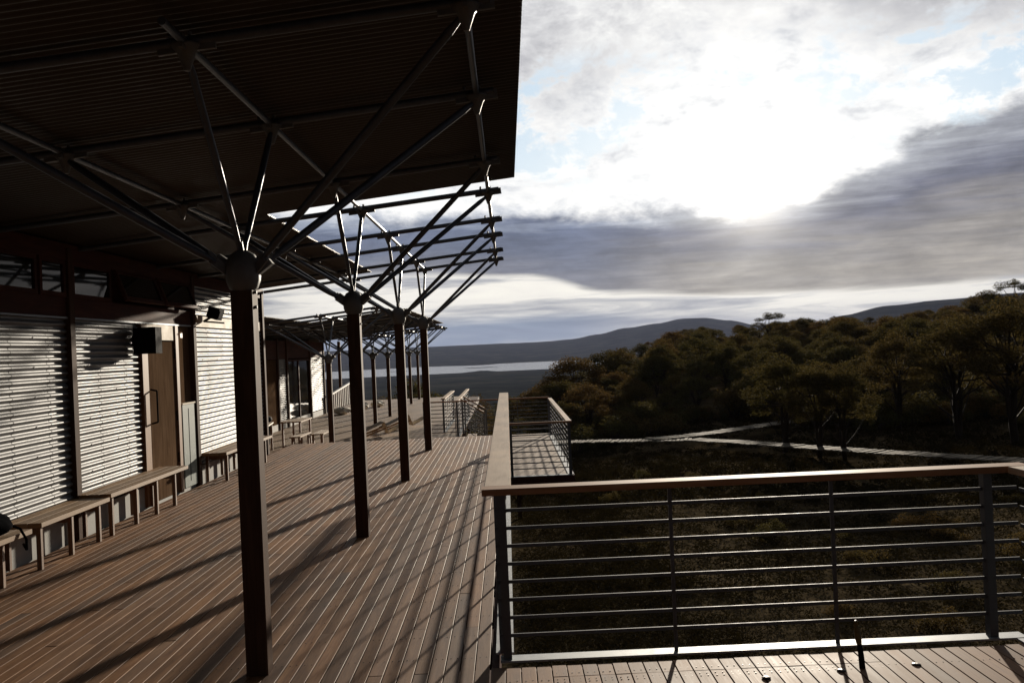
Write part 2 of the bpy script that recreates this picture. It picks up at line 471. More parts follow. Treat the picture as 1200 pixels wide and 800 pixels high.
# door
dr = empty('door', (0,0,0)); dr.parent = bld; dr.location = -Vector(bld.location)
MB().cbox(XW-.02, XW+.025, 12.72, 13.76, .02, 2.19, .003, 'z').build('leaf', M['door'], dr)
hd = MB()
hd.chain([(XW+.03,12.80,1.08),(XW+.12,12.78,1.10),(XW+.12,12.78,1.52),(XW+.03,12.80,1.54)], [.012]*4, 8)
hd.build('handle', M['black'], dr)
for z in (.45, 1.05, 1.95):
    MB().box(XW+.026, XW+.036, 13.76, 13.84, z, z+.14).build('hinge', M['black'], dr)
P(MB().cbox(XW-.05, XW+.05, 12.50, 12.70, 0.0, 2.42, .004, 'z').cbox(XW-.05, XW+.05, 13.78, 13.90, 0.0, 2.42, .004, 'z'), 'door_jamb', M['doorframe'])
P(MB().box(XW-.05, XW+.035, 12.70, 13.78, 2.21, 2.42), 'door_header', M['cream'])
P(MB().box(XW-.05, XW-.01, 13.90, 14.53, .27, 2.42), 'recess_panel', M['door'])
# things on the wall
cb = empty('cabinet', (XW+.0, 14.22, 0), 0, 'slim grey green service cabinet set between the door and a post', 'cabinet')
MB().cbox(-.008,.05,-.27,.28,.04,1.26,.004,'z').build('body', M['cabinet'], cb)
MB().box(-.008,.06,-.28,.29,1.262,1.285).build('lid', M['cream'], cb)
MB().box(.0505,.054,-.02,-.01,.12,1.2).build('door_seam', M['black'], cb)
bx = empty('speaker_box', (XW+.03, 12.30, 2.02), 0, 'black box hung on the wall beside the top of the door', 'speaker box')
MB().cbox(.03,.32,-.12,.12,0,.34,.01,'z').build('body', M['black'], bx); MB().box(-.02,.03,-.03,.03,.1,.24).build('bracket', M['bolt'], bx)
MB().box(.04,.31,-.128,-.121,.02,.32).build('grille', M['bag'], bx)
fl = empty('floodlight', (XW+.08, 15.1, 2.50), 0, 'dark floodlight bracketed on the post right of the door', 'floodlight')
MB().obox((.16,0,.14),(1,0,-.35),(0,1,0),(.35,0,1),.09,.13,.09).obox((.16,0,.14),(1,0,-.35),(0,1,0),(.35,0,1),.10,.10,.06).build('head', M['black'], fl)
MB().tube((-.03,0,.02),(.16,0,.12),.02).tube((-.03,0,.02),(.3,0,-.02),.014).build('bracket', M['bolt'], fl)
MB().box(-.0,.05,-.38,-.30,.0,.10).build('junction_box', M['white'], fl)
sn = MB().cbox(0,.05,-.05,.05,0,.07,.006,'z').build('wall_sensor', M['white']); sn.location=(XW-.005,14.05,2.25)
tag(sn, 'small white sensor high on the dark panel right of the door', 'sensor')

# ------------------------------------------------------------------ benches
def bench(y0, y1, legs, label, z=.45, xa=-4.82, xb=-4.42):
    rt = empty('bench', (0,0,0), 0, label, 'bench', 'timber benches against the corrugated wall')
    rt.location = ((xa+xb)/2, y0, 0); ox, oy = rt.location[0], y0
    s = MB()
    n = 3; w = (xb-xa)/n
    for i in range(n): s.cbox(xa-ox+i*w+.0015, xa-ox+(i+1)*w-.0015, 0, y1-oy, z-.045, z, .003, 'y')
    s.build('seat', M['bench'], rt)
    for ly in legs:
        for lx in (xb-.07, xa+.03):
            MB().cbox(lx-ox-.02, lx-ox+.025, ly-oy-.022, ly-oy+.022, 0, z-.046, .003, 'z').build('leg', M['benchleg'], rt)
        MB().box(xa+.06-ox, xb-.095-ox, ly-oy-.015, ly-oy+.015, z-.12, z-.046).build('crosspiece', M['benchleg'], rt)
    return rt
bench(6.6, 8.72, (6.9,7.6,8.3), 'bench at the far left edge with a black bag on it', .43)
bench(8.90, 10.42, (8.98,9.62,10.26), 'short timber bench left of the wall post, nearer than the long one', .45)
bench(10.46, 12.98, (10.6,11.3,11.95,12.6), 'long timber bench ending in front of the shed door', .48)
bench(14.75, 17.6, (14.95,15.7,16.4,17.3), 'timber bench right of the door, partly behind the nearest column', .46)
# bag on the first bench
def blob(mb, c, rx, ry, rz, seed=0, n=12, m=8, amp=.15):
    rr = random.Random(seed); ph = [rr.uniform(0,6) for _ in range(4)]
    vs = []; fs = []
    for j in range(m+1):
        th = math.pi*j/m
        for i in range(n):
            a = 2*math.pi*i/n; k = 1+amp*(math.sin(2*a+ph[0])*math.sin(th*2+ph[1])+.6*math.sin(5*a+ph[2]+3*th))*math.sin(th)
            vs.append((c[0]+rx*k*math.sin(th)*math.cos(a), c[1]+ry*k*math.sin(th)*math.sin(a), c[2]+rz*math.cos(th)*(k if math.cos(th)>0 else .8)))
    for j in range(m):
        for i in range(n): fs.append((j*n+i, (j+1)*n+i, (j+1)*n+(i+1)%n, j*n+(i+1)%n))
    mb.add(vs, fs, True); return mb
bg = empty('bag', (-4.62, 8.35, .43), 0, 'soft black bag slumped on the bench at the left edge', 'bag')
blob(MB(), (0,0,.09), .17,.26,.12, 3, 18, 12).build('body', M['bag'], bg)
MB().chain([(.12,.1,.1),(.2,.16,.04),(.235,.19,-.06),(.22,.22,-.16),(.2,.2,-.1)], [.012]*5, 6).build('strap', M['bag'], bg)

# ------------------------------------------------------------------ railings
def railing(p0, p1, z0, label, capw=.16, posts=None, cap_mat=None, group='steel bar railings with timber handrails', shift=0., nbars=8, h=1.05,
            post_w=.05, mid=True, cap_ext=(0.,0.), channel=True, barm=None, z1=None):
    """railing from p0 to p1 (x,y); shift moves the bars and posts sideways under the cap"""
    p0 = Vector(p0).to_3d(); p1 = Vector(p1).to_3d(); d = p1-p0; Ln = d.length; t = d.normalized(); s = Vector((t.y,-t.x,0))
    z1 = z0 if z1 is None else z1; t3 = (t + Vector((0,0,(z1-z0)/Ln))).normalized(); up = s.cross(t3); 
    if up.z < 0: up = -up
    zz = lambda q: Vector((0,0,z0+(z1-z0)*q/Ln))
    rt = empty('railing', (p0.x,p0.y,z0), 0, label, 'railing', group); O = Vector((p0.x,p0.y,z0))
    def at(q, h_, sh=0): return p0 + t*q + s*sh + zz(q) + Vector((0,0,h_)) - O
    c = MB(); a = at(-cap_ext[0],h-.02); b = at(Ln+cap_ext[1],h-.02)
    c.obox((a+b)/2, t3, s, up, (b-a).length/2, capw/2-.004, .02).obox((a+b)/2, t3, s, up, (b-a).length/2-.001, capw/2, .016)
    c.build('handrail', cap_mat or M['capwood_y'], rt)
    for i in range(nbars):
        hh = .15 + (h-.05-.15)*i/nbars*1.02
        a = at(.0,hh,shift); b = at(Ln,hh,shift)
        MB().obox((a+b)/2, t3, s, up, Ln/2, .0045, .0105).build('bar', barm or M['galv'], rt)
    if posts is None: posts = [.03 + (Ln-.06)*i/max(1,round(Ln/1.0)) for i in range(round(Ln/1.0)+1)]
    for i, q in enumerate(posts):
        w = post_w if (i in (0,len(posts)-1)) or not mid else post_w*.42
        a = at(q,(h-.04)/2+.005,shift)
        MB().obox(a, t, s, (0,0,1), w/2 if w>.03 else .011, .008 if w < .03 else .03, (h-.04)/2-.005).build('post', M['railpost'], rt)
    if channel:
        a = at(0,.007,shift); b = at(Ln,.007,shift)
        m = MB().obox((a+b)/2, t3, s, up, Ln/2, .055, .006)
        m.build('bottom_channel', M['channel'], rt)
    return rt
# front railing (across), then its return to the right
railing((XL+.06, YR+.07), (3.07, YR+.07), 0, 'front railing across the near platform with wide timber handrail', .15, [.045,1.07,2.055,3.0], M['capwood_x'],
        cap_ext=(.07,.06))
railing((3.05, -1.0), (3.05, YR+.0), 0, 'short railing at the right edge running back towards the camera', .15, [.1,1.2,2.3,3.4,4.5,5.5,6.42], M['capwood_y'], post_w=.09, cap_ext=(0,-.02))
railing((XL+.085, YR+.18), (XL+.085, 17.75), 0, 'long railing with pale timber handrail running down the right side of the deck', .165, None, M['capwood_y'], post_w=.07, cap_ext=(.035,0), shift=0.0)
# platform and lower deck railings
railing((-.03, 18.42), (1.17, 18.42), L, 'low near railing of the small lower platform, thin dark handrail', .06, [.03,1.17], M['capwood_x'], cap_ext=(0,.03))
railing((1.14, 18.46), (1.14, 26.7), L, 'railing along the right side of the small lower platform', .11, None, M['capwood_y'], post_w=.06)
railing((-2.5, 27.35), (1.16, 27.35), L, 'far cross railing behind the long handrail end', .06, None, M['capwood_x'], barm=M['railpost'], channel=False)
railing((-1.52, 27.45), (-1.52, 35.2), L, 'far railing with white lit handrail rising beside the stairs', .11, None, M['capwood_y'])
railing((-2.02, 29.0), (-2.02, 34.2), L, 'shorter far railing left of the white lit one', .13, None, M['capwood_y'])
railing((-1.47, 28.6), (-.75, 28.6), L, 'raked handrail stepping down right of the far stairs', .1, [.05,.7], M['capwood_x'], z1=L-.45, channel=False)
railing((-1.47, 30.2), (-.75, 30.2), L, 'second raked handrail behind the first one on the far stairs', .1, [.05,.7], M['capwood_x'], z1=L-.45, channel=False)
st = empty('deck_stairs', (-1.4, 28.65, L), 0, 'pale timber stairs going down to the right beyond the far cross railing', 'stairs')
for i in range(5):
    MB().box(.05+.28*i, .33+.28*i, 0, 1.5, -.17*(i+1)-.04, -.17*(i+1)).build('tread', M['deckx'], st)
MB().obox((.75,-.03,-.62),(1,0,-.607),(0,1,0),(.607,0,1),.8,.02,.12).build('stringer', M['deckx'], st)
# bolts on the hatch and the upright handle
for i,(x,y) in enumerate(((1.36,5.27),(1.80,5.33),(2.24,5.37))):
    o = MB().lathe([(.026,.0),(.026,.003),(.018,.006),(.010,.008)],0,0,8).build('deck_bolt', M['bolt'], loc=(x,y,.001))
    tag(o, ['leftmost dark bolt head in the near platform boards','middle dark bolt head, left of the upright handle','dark bolt head right of the upright handle'][i], 'bolt', 'bolts set in the near platform')
hn = empty('upright_handle', (1.93,5.36,0), 0, 'small upright handle with worn brown grip standing out of the near platform', 'handle')
MB().chain([(0,0,0),(-.004,0,.07),(-.012,0,.14)],[.017,.016,.013],10).build('shaft', M['black'], hn)
MB().chain([(-.012,0,.135),(-.016,0,.17),(-.022,0,.22),(-.026,0,.245),(-.026,0,.262),(-.028,0,.27)],[.014,.019,.016,.012,.013,.005],10).build('grip', M['green'], hn)

# ------------------------------------------------------------------ far building and its furniture
XW2 = -8.0
fb = empty('far_building', (XW2, 36, L), 0, 'second shed beyond the deck joint with glass doors and narrow corrugated panels', 'building')
def Q(mb, name, m):
    o = mb.build(name, m); o.parent = fb; o.location = tuple(-c for c in fb.location); return o
for y in (23.5, 27.9, 32.9, 34.25, 38.25, 41.1, 45.2): Q(MB().cbox(XW2-.06,XW2+.07,y-.08,y+.08,L-.3,L+3.15,.004,'z'), 'post', M['post'])
for ya,yb in ((23.6,27.8),(32.98,34.17),(38.33,41.02)):
    mb = MB(); corr_panel(mb, XW2, ya, yb, L+.25, L+2.45); Q(mb, 'wall_panel', M['zinc'])
Q(MB().box(XW2-.05,XW2+.03,23,41.0,L+2.46,L+3.1), 'header_beam', M['beam'])
Q(MB().box(XW2-.05,XW2+.02,23,41.0,L-.2,L+.22), 'plinth', M['plinth'])
Q(MB().box(XW2-.06,XW2+.0,28.0,32.8,L+.22,L+2.44), 'timber_wall', M['door'])
dd = empty('glass_door'); dd.parent = fb; dd.location = -Vector(fb.location)
MB().box(XW2-.02,XW2-.005,34.4,38.1,L+.1,L+2.35).build('pane', M['glass'], dd)
MB().box(XW2-.02,XW2+.03,36.2,36.3,L+.1,L+2.35).box(XW2-.02,XW2+.03,34.34,34.4,L+.1,L+2.4).box(XW2-.02,XW2+.03,34.4,38.1,L+2.35,L+2.42).build('frame', M['beam'], dd)
Q(MB().box(-12.5,-12.4,21,45,L-1.5,L+2.2).box(-12.4,XW2-.07,41.1,41.2,L-1.5,L+2.6).box(-12.4,XW2-.07,23.0,23.1,L-1.5,L+2.6), 'rear_wall', M['beam'])
# picket ramp beyond the far building
pr = empty('picket_railing', (XW2+.2, 41.4, L), 0, 'white picket railing of a ramp beyond the far building', 'railing')
for i in range(12):
    MB().box(-.02,.02,i*.48-.04,i*.48+.04,.1,.75+i*.03).build('picket', M['white'], pr)
MB().obox((0,2.72,.95),(0,1,.0625),(1,0,0),(0,-.0625,1),2.8,.05,.03).build('top_rail', M['white'], pr)
for i,(x,y,s) in enumerate(((-7.1,40.2,.42),(-6.75,43.0,.5),(-6.2,44.6,.4))):
    o = blob(MB(), (0,0,s*.3), s*.8, s*1.2, s*.4, 10+i, 12, 8, .22).build('boulder', M['stone'], loc=(x,y,L))
    for pl in o.data.polygons: pl.use_smooth = False
    tag(o, ['nearest pale boulder by the far wall','middle pale boulder before the picket ramp','farthest and smallest pale boulder on the lower deck'][i], 'boulder', 'pale boulders on the lower deck')
# picnic table and bench
def table(loc, rz, label, w=.7, l=1.5, h=.74, top='bench', name='outdoor_table', cat='table'):
    rt = empty(name, loc, rz, label, cat)
    s = MB()
    for i in range(6): s.cbox(-w/2+i*w/6+.004, -w/2+(i+1)*w/6-.004, -l/2, l/2, h-.035, h, .003, 'y')
    s.build('tabletop' if cat == 'table' else 'seat', M[top], rt)
    for sx in (-1,1):
        for sy in (-1,1):
            x = sx*(w/2-.06); y = sy*(l/2-.1)
            MB().box(x-.025,x+.025,y-.025,y+.025,0,h-.036).build('leg', M['benchleg'], rt)
    return rt
table((-6.05,26.9,L), 0, 'timber table with open legs standing on the lower deck', .6, 1.5)
table((-5.15,25.9,L), 0, 'low slatted bench right of the lower deck table', .36, 1.3, .45, 'bench', 'low_bench', 'bench')
table((-6.75,25.4,L), R(8), 'pale topped table at the far left of the lower deck', .7, 1.3, .76, 'pale_wood')
table((-5.6,25.3,L), 0, 'low slatted bench between the two lower deck tables', .3, 1.3, .45, 'bench', 'low_bench', 'bench')
wb = empty('waste_bin', (-7.2,27.6,L), 0, 'squat black bin with round lid behind the pale topped table', 'bin')
MB().lathe([(.2,0),(.26,.7),(.28,.72)],0,0,16).build('body', M['black'], wb); MB().lathe([(.29,.72),(.27,.80),(.12,.86),(.05,.87)],0,0,16).build('lid', M['black'], wb)
# slatted loungers on the lower deck
def lounger(loc, rz, label):
    rt = empty('slatted_lounger', loc, rz, label, 'lounger', 'low slatted loungers on the lower deck')
    def slats(a, b, n, name):
        m = MB(); a = Vector(a); b = Vector(b); d = (b-a)/n; dn = d.normalized()
        for i in range(n): m.obox(a+d*(i+.5), dn, (0,1,0), dn.cross(Vector((0,1,0))), d.length*.45, .3, .012)
        m.build(name, M['pale_wood'], rt)
    slats((0,0,.06),(1.15,0,.50),12,'backrest'); slats((1.15,0,.50),(1.32,0,.08),4,'footrest')
    slats((1.32,0,.10),(1.9,0,.36),6,'seat')
    rt.scale = (.8,.9,.85)
    for y in (-.27,.27): MB().obox((.72,y,.14),(1,0,.3),(0,1,0),(-.3,0,1),.5,.02,.03).build('side_rail', M['bench'], rt)
lounger((-4.75,28.6,L), R(20), 'slatted lounger on the lower deck between the second and third posts')
lounger((-4.3,31.4,L), R(20), 'slatted lounger farther back, mostly hidden by the third post')

# ------------------------------------------------------------------ terrain
def smooth(a, b, x):
    t = max(0., min(1., (x-a)/(b-a))); return t*t*(3-2*t)
def interp(tab, x):
    if x <= tab[0][0]: return tab[0][1]
    for (x0,y0),(x1,y1) in zip(tab, tab[1:]):
        if x <= x1:
            t = (x-x0)/(x1-x0); t = t*t*(3-2*t); return y0+(y1-y0)*t
    return tab[-1][1]
from mathutils import noise as mn
def fbm(x, y, s, o=4, seed=0.):
    v = 0; a = 1; q = 0
    for _ in range(o):
        v += a*mn.noise(Vector((x*s, y*s, seed))); q += a; a *= .5; s *= 2.1
    return v/q
RIDGE = [(-60,.3),(-30,.28),(-10,.22),(2,.22),(4.,.30),(5.5,.52),(7.2,.82),(9,1.0),(10.6,1.22),(11.8,1.22),(13.2,1.0),(15,.6),(18,.35),(60,.3)]
HILL2 = [(14,-1.5),(18,.35),(19.6,.95),(22,1.36),(25,1.52),(28,1.65),(35,1.7),(50,1.2),(70,.4)]
def ground_z(x, y):
    rr = math.hypot(x, y); az = math.degrees(math.atan2(x, y))
    near = -1.75 - .9*smooth(8, 40, rr)
    # hillside to the right, falling plain to the left
    wR = smooth(-1, 11, az) * (1-smooth(75, 100, az))
    right = near + interp([(0,0),(52,-.1),(75,.6),(120,2.4),(175,4.6),(230,4.2),(600,-20),(1500,-57),(1e6,-57)], rr)*1.0 + (1.3*smooth(14,28,az) if 90<rr<400 else 1.3*smooth(14,28,az)*smooth(60,90,rr)*(1-smooth(400,700,rr)))
    left = near + interp([(0,0),(30,-.3),(60,-2.5),(120,-8),(250,-25),(600,-55),(900,-57.5),(1e6,-57.5)], rr)
    z = left*(1-wR) + right*wR
    if rr > 5: z += fbm(x, y, .12, 3)*.25*min(1, rr/30)
    if rr > 500: z += fbm(x, y, .004, 3, 5.)*3
    # the lake bed
    lk = smooth(3060, 3130, rr)*(1-smooth(3350, 3480, rr)); z -= 8*lk
    # far ridge and right hill
    if rr > 3400:
        el = interp(RIDGE, az) + .03*fbm(az, 0, .8, 3, 2.)
        top = 2 + 5600*math.tan(R(el)); t = smooth(3450, 5600, rr); sp = smooth(5600, 9000, rr)
        z = z*(1-t) + (top*t) - sp*60 + fbm(x, y, .0015, 4, 9.)*22*t*(1-t)*2
    if 1500 < rr and az > 13:
        el = interp(HILL2, az) + .03*fbm(az, 0, .9, 3, 4.)
        top = 2 + 3300*math.tan(R(el)); t = smooth(1700, 3300, rr)*(1-smooth(3300, 4600, rr))
        z2 = -60 + (top+60)*t + fbm(x, y, .002, 4, 3.)*20*t*(1-t)*2; z = max(z, z2)
    return z
# polar sheet
rs = [0,2,4,6,8,10]; q = 10
while q < 300: q *= 1.055; rs.append(q)
while q < 14000: q *= 1.045; rs.append(q)
azs = []; a = -180
while a < 180:
    azs.append(a); a += (.35 if -16 <= a < 36 else (2. if -50 <= a < 60 else 6.))
vs = [(0,0,ground_z(0,0.01))]; fs = []; na = len(azs)
for rr in rs[1:]:
    for a in azs:
        x = rr*math.sin(R(a)); y = rr*math.cos(R(a)); vs.append((x, y, ground_z(x, y)))
for i in range(na): fs.append((0, 1+(i+1) % na, 1+i))
for j in range(len(rs)-2):
    for i in range(na):
        p = 1+j*na; i2 = (i+1) % na; fs.append((p+i, p+i2, p+na+i2, p+na+i))
def groundfn(t, p):
    tc = t.new('ShaderNodeTexCoord').outputs['Object']
    a = t.noise(tc, .35, 6, .7); b = t.noise(tc, 2.5, 5, .7); c = t.noise(tc, .008, 9, .8)
    near = t.ramp(t.math('ADD', t.math('MULTIPLY', a, .5), t.math('MULTIPLY', b, .5)), [(.32,(.028,.022,.014)),(.5,(.065,.051,.031)),(.66,(.14,.108,.066))])
    far = t.ramp(c, [(.38,(.008,.010,.007)),(.5,(.022,.025,.016)),(.6,(.055,.052,.036))])
    vm = t.new('ShaderNodeVectorMath', operation='LENGTH'); t.l.new(tc, vm.inputs[0])
    t.l.new(t.mix(t.sstep(vm.outputs['Value'], 120., 500.), near, far), p.inputs['Base Color'])
    setc(p, rough=1., spec=0.); bump(t, p, b, .5, .06)
M['ground'] = material('heath_soil', groundfn)
me = MB(); me.add(vs, fs, True)
tag(me.build('ground', M['ground']), kind='structure')
def waterfn(t, p):
    setc(p, (.03,.045,.06), .22, 0, .5)
    tc = t.new('ShaderNodeTexCoord').outputs['Object']; bump(t, p, t.noise(tc, .08, 4, .6), .35, 1.)
M['water'] = material('lake_water', waterfn)
vs = []; fs = []
nn = 60
for i in range(nn+1):
    a = R(-75+i*110/nn)
    for rr in (2450, 3600): vs.append((rr*math.sin(a), rr*math.cos(a), -59.6))
for i in range(nn): fs.append((2*i, 2*i+1, 2*i+3, 2*i+2))
tag(MB().add(vs, fs).build('water', M['water']), kind='structure')

# boardwalk across the heath
def path_strip(pts, w, name='path'):
    pr_ = random.Random(2); m = MB(); P_ = [Vector(p) for p in pts]
    for i in range(len(P_)-1):
        a, b = P_[i], P_[i+1]; n = max(1, int((b-a).length/.16)); t = (b-a).normalized(); s = Vector((t.y,-t.x,0))
        for k in range(n):
            c = a+(b-a)*((k+.5)/n)
            m.obox(c+s*pr_.uniform(-.03,.03)+Vector((0,0,pr_.uniform(-.012,.012))), t, s, (0,0,1), .066, w/2+pr_.uniform(-.03,.03), .02)
    return m
ZP = -2.32
m = path_strip([(-1.0,41.6,ZP),(3.2,40.9,ZP),(7.6,39.8,ZP),(9.6,37.4,ZP),(12.3,33.6,ZP),(16.2,28.9,ZP),(21,24.5,ZP)], .98)
tag(m.build('path', M['pathwood']), kind='structure')
m = path_strip([(5.9,40.4,ZP+.03),(7.55,41.0,ZP+.03),(9.3,42.1,ZP+.03),(12.4,44.9,ZP+.03),(17.5,48.5,ZP-.02)], .95)
tag(m.build('side_path', M['pathwood']), kind='structure')

# ------------------------------------------------------------------ vegetation
def leaf_mat(name, c0, c1, c2, trans=.25):
    def fn(t, p):
        oi = t.new('ShaderNodeObjectInfo').outputs['Random']; geo = t.new('ShaderNodeNewGeometry'); isl = geo.outputs['Random Per Island']
        tc = t.new('ShaderNodeTexCoord').outputs['Object']; n = t.noise(tc, .8, 3, .6)
        base = t.ramp(t.math('ADD', t.math('MULTIPLY', oi, .65), t.math('MULTIPLY', n, .35)), [(.2,c0),(.5,c1),(.82,c2)])
        br = t.maprange(isl, 0., 1., *((.75, 1.3) if name == 'heath_leaves' else (.55, 1.45)))
        col = t.mix(1., base, t.comb(br, br, br), 'MULTIPLY'); t.l.new(col, p.inputs['Base Color'])
        setc(p, rough=.9, spec=(.0 if name == 'heath_leaves' else .04))
        tr = t.new('ShaderNodeBsdfTranslucent'); t.l.new(t.mix(.5, col, (.10,.07,.015)), tr.inputs[0])
        mx = t.new('ShaderNodeMixShader'); mx.inputs[0].default_value = trans
        t.l.new(p.outputs[0], mx.inputs[1]); t.l.new(tr.outputs[0], mx.inputs[2])
        out = [q for q in t.n if q.type == 'OUTPUT_MATERIAL'][0]; t.l.new(mx.outputs[0], out.inputs[0])
    return material(name, fn)
M['leaf'] = leaf_mat('tree_leaves', (.098,.074,.034), (.070,.074,.033), (.155,.095,.042), .28)
M['heath'] = leaf_mat('heath_leaves', (.034,.029,.016), (.044,.036,.019), (.064,.049,.028), .05)
M['bark'] = wood_mat('tree_bark', [(.025,.018,.013),(.045,.034,.025),(.08,.064,.05)], 'z', (.7,.9), .2, .01, 6, .2)
def leafquad(vs, fs, c, s, rr):
    a = Vector((rr.gauss(0,1), rr.gauss(0,1), rr.gauss(0,.6))).normalized()
    b = a.cross(Vector((rr.gauss(0,1), rr.gauss(0,1), rr.gauss(0,1)))).normalized()
    n = len(vs); l = s*rr.uniform(.7,1.3); w = l*.42
    vs += [c-a*l*.5, c-b*w*.5+a*l*.05, c+a*l*.5, c+b*w*.5+a*l*.05]; fs.append((n,n+1,n+2,n+3))
def crown_and_trunk(seed, h=5.2, spread=2.2, leaves=3600, base=.25, sparse=False, leaf=.17):
    rr = random.Random(seed); tr = MB(); clumps = []
    nst = rr.choice([2,3,3])
    # clumps sit on an uneven dome, lower ones round the skirt
    n = 9 if sparse else 17
    for i in range(n):
        a = i*2.4+rr.uniform(-.4,.4); q = ((i+.5)/n)**.6; rad = spread*q*rr.uniform(.72,1.05)
        top = h*(base+(1-base)*math.sqrt(max(0,1-(rad/(spread*1.12))**2)))
        clumps.append((Vector((math.cos(a)*rad, math.sin(a)*rad, top-rr.uniform(.35,.75))), rr.uniform(.42,.95)))
        if not sparse and q > .6: clumps.append((Vector((math.cos(a+.4)*rad, math.sin(a+.4)*rad, top-rr.uniform(1.2,1.9))), rr.uniform(.5,.8)))
    for st_ in range(nst):
        a = rr.uniform(0, 6.28); lean = rr.uniform(.12,.35)*spread
        pts = [Vector((rr.uniform(-.12,.12), rr.uniform(-.12,.12), -.3))]
        for k in range(1,5):
            q = k/4; pts.append(Vector((math.cos(a)*lean*q**1.3+rr.uniform(-.1,.1), math.sin(a)*lean*q**1.3+rr.uniform(-.1,.1), h*.66*q)))
        tr.chain(pts, [.13,.11,.09,.07,.04], 7)
        for c, _ in clumps[st_::nst]:
            p0 = pts[rr.choice([2,3,3,4])]
            if p0.z > c.z: p0 = pts[1]
            tr.chain([p0,(p0+c)/2+Vector((0,0,-.12)),c],[.045,.03,.012],5)
    vs = []; fs = []; per = leaves/len(clumps)
    for c, R1 in clumps:
        if sparse: R1 *= .9
        fl = rr.uniform(.55,.8)
        for _ in range(int(per*(R1/.72)**2)):
            d = Vector((rr.gauss(0,1), rr.gauss(0,1), rr.gauss(0,1))).normalized()*(R1*rr.random()**.38*rr.uniform(.9,1.12))
            d.z *= fl
            if d.z < -.3*R1: d.z *= .5
            leafquad(vs, fs, c+d, leaf, rr)
    m = MB(); m.add(vs, fs); return tr, m
variants = []
def make_tree(seed, **kw):
    tr, cr = crown_and_trunk(seed, **kw)
    return tr, cr
def hide_mesh(mb, name, m):
    me = bpy.data.meshes.new(name); me.from_pydata(mb.v, [], mb.f); me.update(); me.polygons.foreach_set('use_smooth', mb.sm); me.materials.append(m); return me
kinds = []
for i in range(7):
    tr, cr = make_tree(100+i, h=random.uniform(4.6,5.6), spread=random.uniform(1.9,2.7), leaves=8500, base=random.uniform(.05,.2), leaf=.15)
    kinds.append((hide_mesh(tr,'trunk',M['bark']), hide_mesh(cr,'crown',M['leaf'])))
tr, cr = make_tree(300, h=6.2, spread=2.5, leaves=3600, base=.42, sparse=True, leaf=.15); sparse_kind = (hide_mesh(tr,'trunk',M['bark']), hide_mesh(cr,'crown',M['leaf']))
tr, cr = make_tree(310, h=5.5, spread=2.3, leaves=15000, base=.3, leaf=.12); near_kind = (hide_mesh(tr,'trunk',M['bark']), hide_mesh(cr,'crown',M['leaf']))
def put_tree(k, x, y, s, label, group, rz=None, sz=1.):
    z = ground_z(x, y)
    rt = empty('bushland_tree', (x,y,z-.1), random.uniform(0,6.28) if rz is None else rz, label, 'tree', group); rt.scale = (s, s, s*sz)
    for nm, me in zip(('trunk','crown'), k):
        o = bpy.data.objects.new(nm, me); C.objects.link(o); o.parent = rt
    return rt
rt_ = random.Random(21)
bushes = []
for i in range(4):
    rb = random.Random(500+i); bm_ = MB(); vq = []; fq = []; sp = rb.uniform(1.1,1.6)
    for j in range(11):
        a = rb.uniform(0,6.28); q = sp*rb.random()**.6; cz = 1.25*(1-(q/sp)**2*.6)*rb.uniform(.6,1.)
        c = Vector((math.cos(a)*q, math.sin(a)*q, cz)); R1 = rb.uniform(.35,.6)
        bm_.chain([Vector((0,0,-.2)), c*.5, c], [.035,.025,.008], 5)
        for _ in range(230):
            d = Vector((rb.gauss(0,1), rb.gauss(0,1), rb.gauss(0,1))).normalized()*(R1*rb.random()**.4); d.z *= .8
            leafquad(vq, fq, c+d, .11, rb)
    cr_ = MB(); cr_.add(vq, fq); bushes.append((hide_mesh(bm_,'stem',M['bark']), hide_mesh(cr_,'foliage',M['leaf'])))
def put_bush(x, y, s, label, group):
    rt = empty('shrub', (x,y,ground_z(x,y)-.05), random.uniform(0,6.28), label, 'shrub', group); rt.scale = (s, s, s*random.uniform(.75,1.1))
    for nm, me in zip(('stem','foliage'), rt_.choice(bushes)):
        o = bpy.data.objects.new(nm, me); C.objects.link(o); o.parent = rt
# wooded hillside to the right: rows of crowns, each tree its own thing
gh = 'bushland trees covering the hillside'
lab = {0:'bushy dark tree in the front row of the hillside wood behind the boardwalk', 1:'bushy dark tree in the middle of the hillside wood', 2:'bushy dark tree in the upper rows of the hillside wood'}
placed = []
SKYL = [(2.3,-1.4),(3.2,-.85),(4.2,-.35),(5.5,-.25),(7.5,0),(9,.25),(10,.6),(11.5,.75),(13.8,.8),(15.5,.9),(18,1.0),(19.6,1.2),(21,.85),(23.5,1.05),(25.5,1.3),(26.5,1.75),(28.5,1.9),(34,2.1)]
def row(r0, r1, n, az0, az1, smin, smax, key):
    c = 0; tries = 0
    while c < n and tries < n*30:
        tries += 1
        az = rt_.uniform(az0, az1); rr = rt_.uniform(r0, r1)
        x = rr*math.sin(R(az)); y = rr*math.cos(R(az))
        md = 2.0+rr*.012
        if any((x-px)**2+(y-py)**2 < md*md for px,py in placed): continue
        kd = rt_.choice(kinds); sm = rt_.uniform(smin, smax); zz_ = rt_.uniform(.85,1.1)
        top = max(v.co.z for v in kd[1].vertices)
        lim = (H + rr*math.tan(R(interp(SKYL, az) - rt_.uniform(0,.28))) - ground_z(x, y) + .1)/top
        if lim < .34: continue
        if sm*zz_ > lim: sm = lim/zz_ if lim/zz_ > .5 else .5; zz_ = lim/sm
        placed.append((x,y)); c += 1
        put_tree(kd, x, y, sm, lab[key], gh, sz=zz_)
row(55, 66, 60, 2.5, 33, .42, .72, 0)
row(66, 86, 70, 3.0, 33, .6, .85, 1)
row(86, 125, 70, 5., 32, .6, .95, 1)
row(125, 185, 62, 8.5, 32, .7, 1.0, 2)
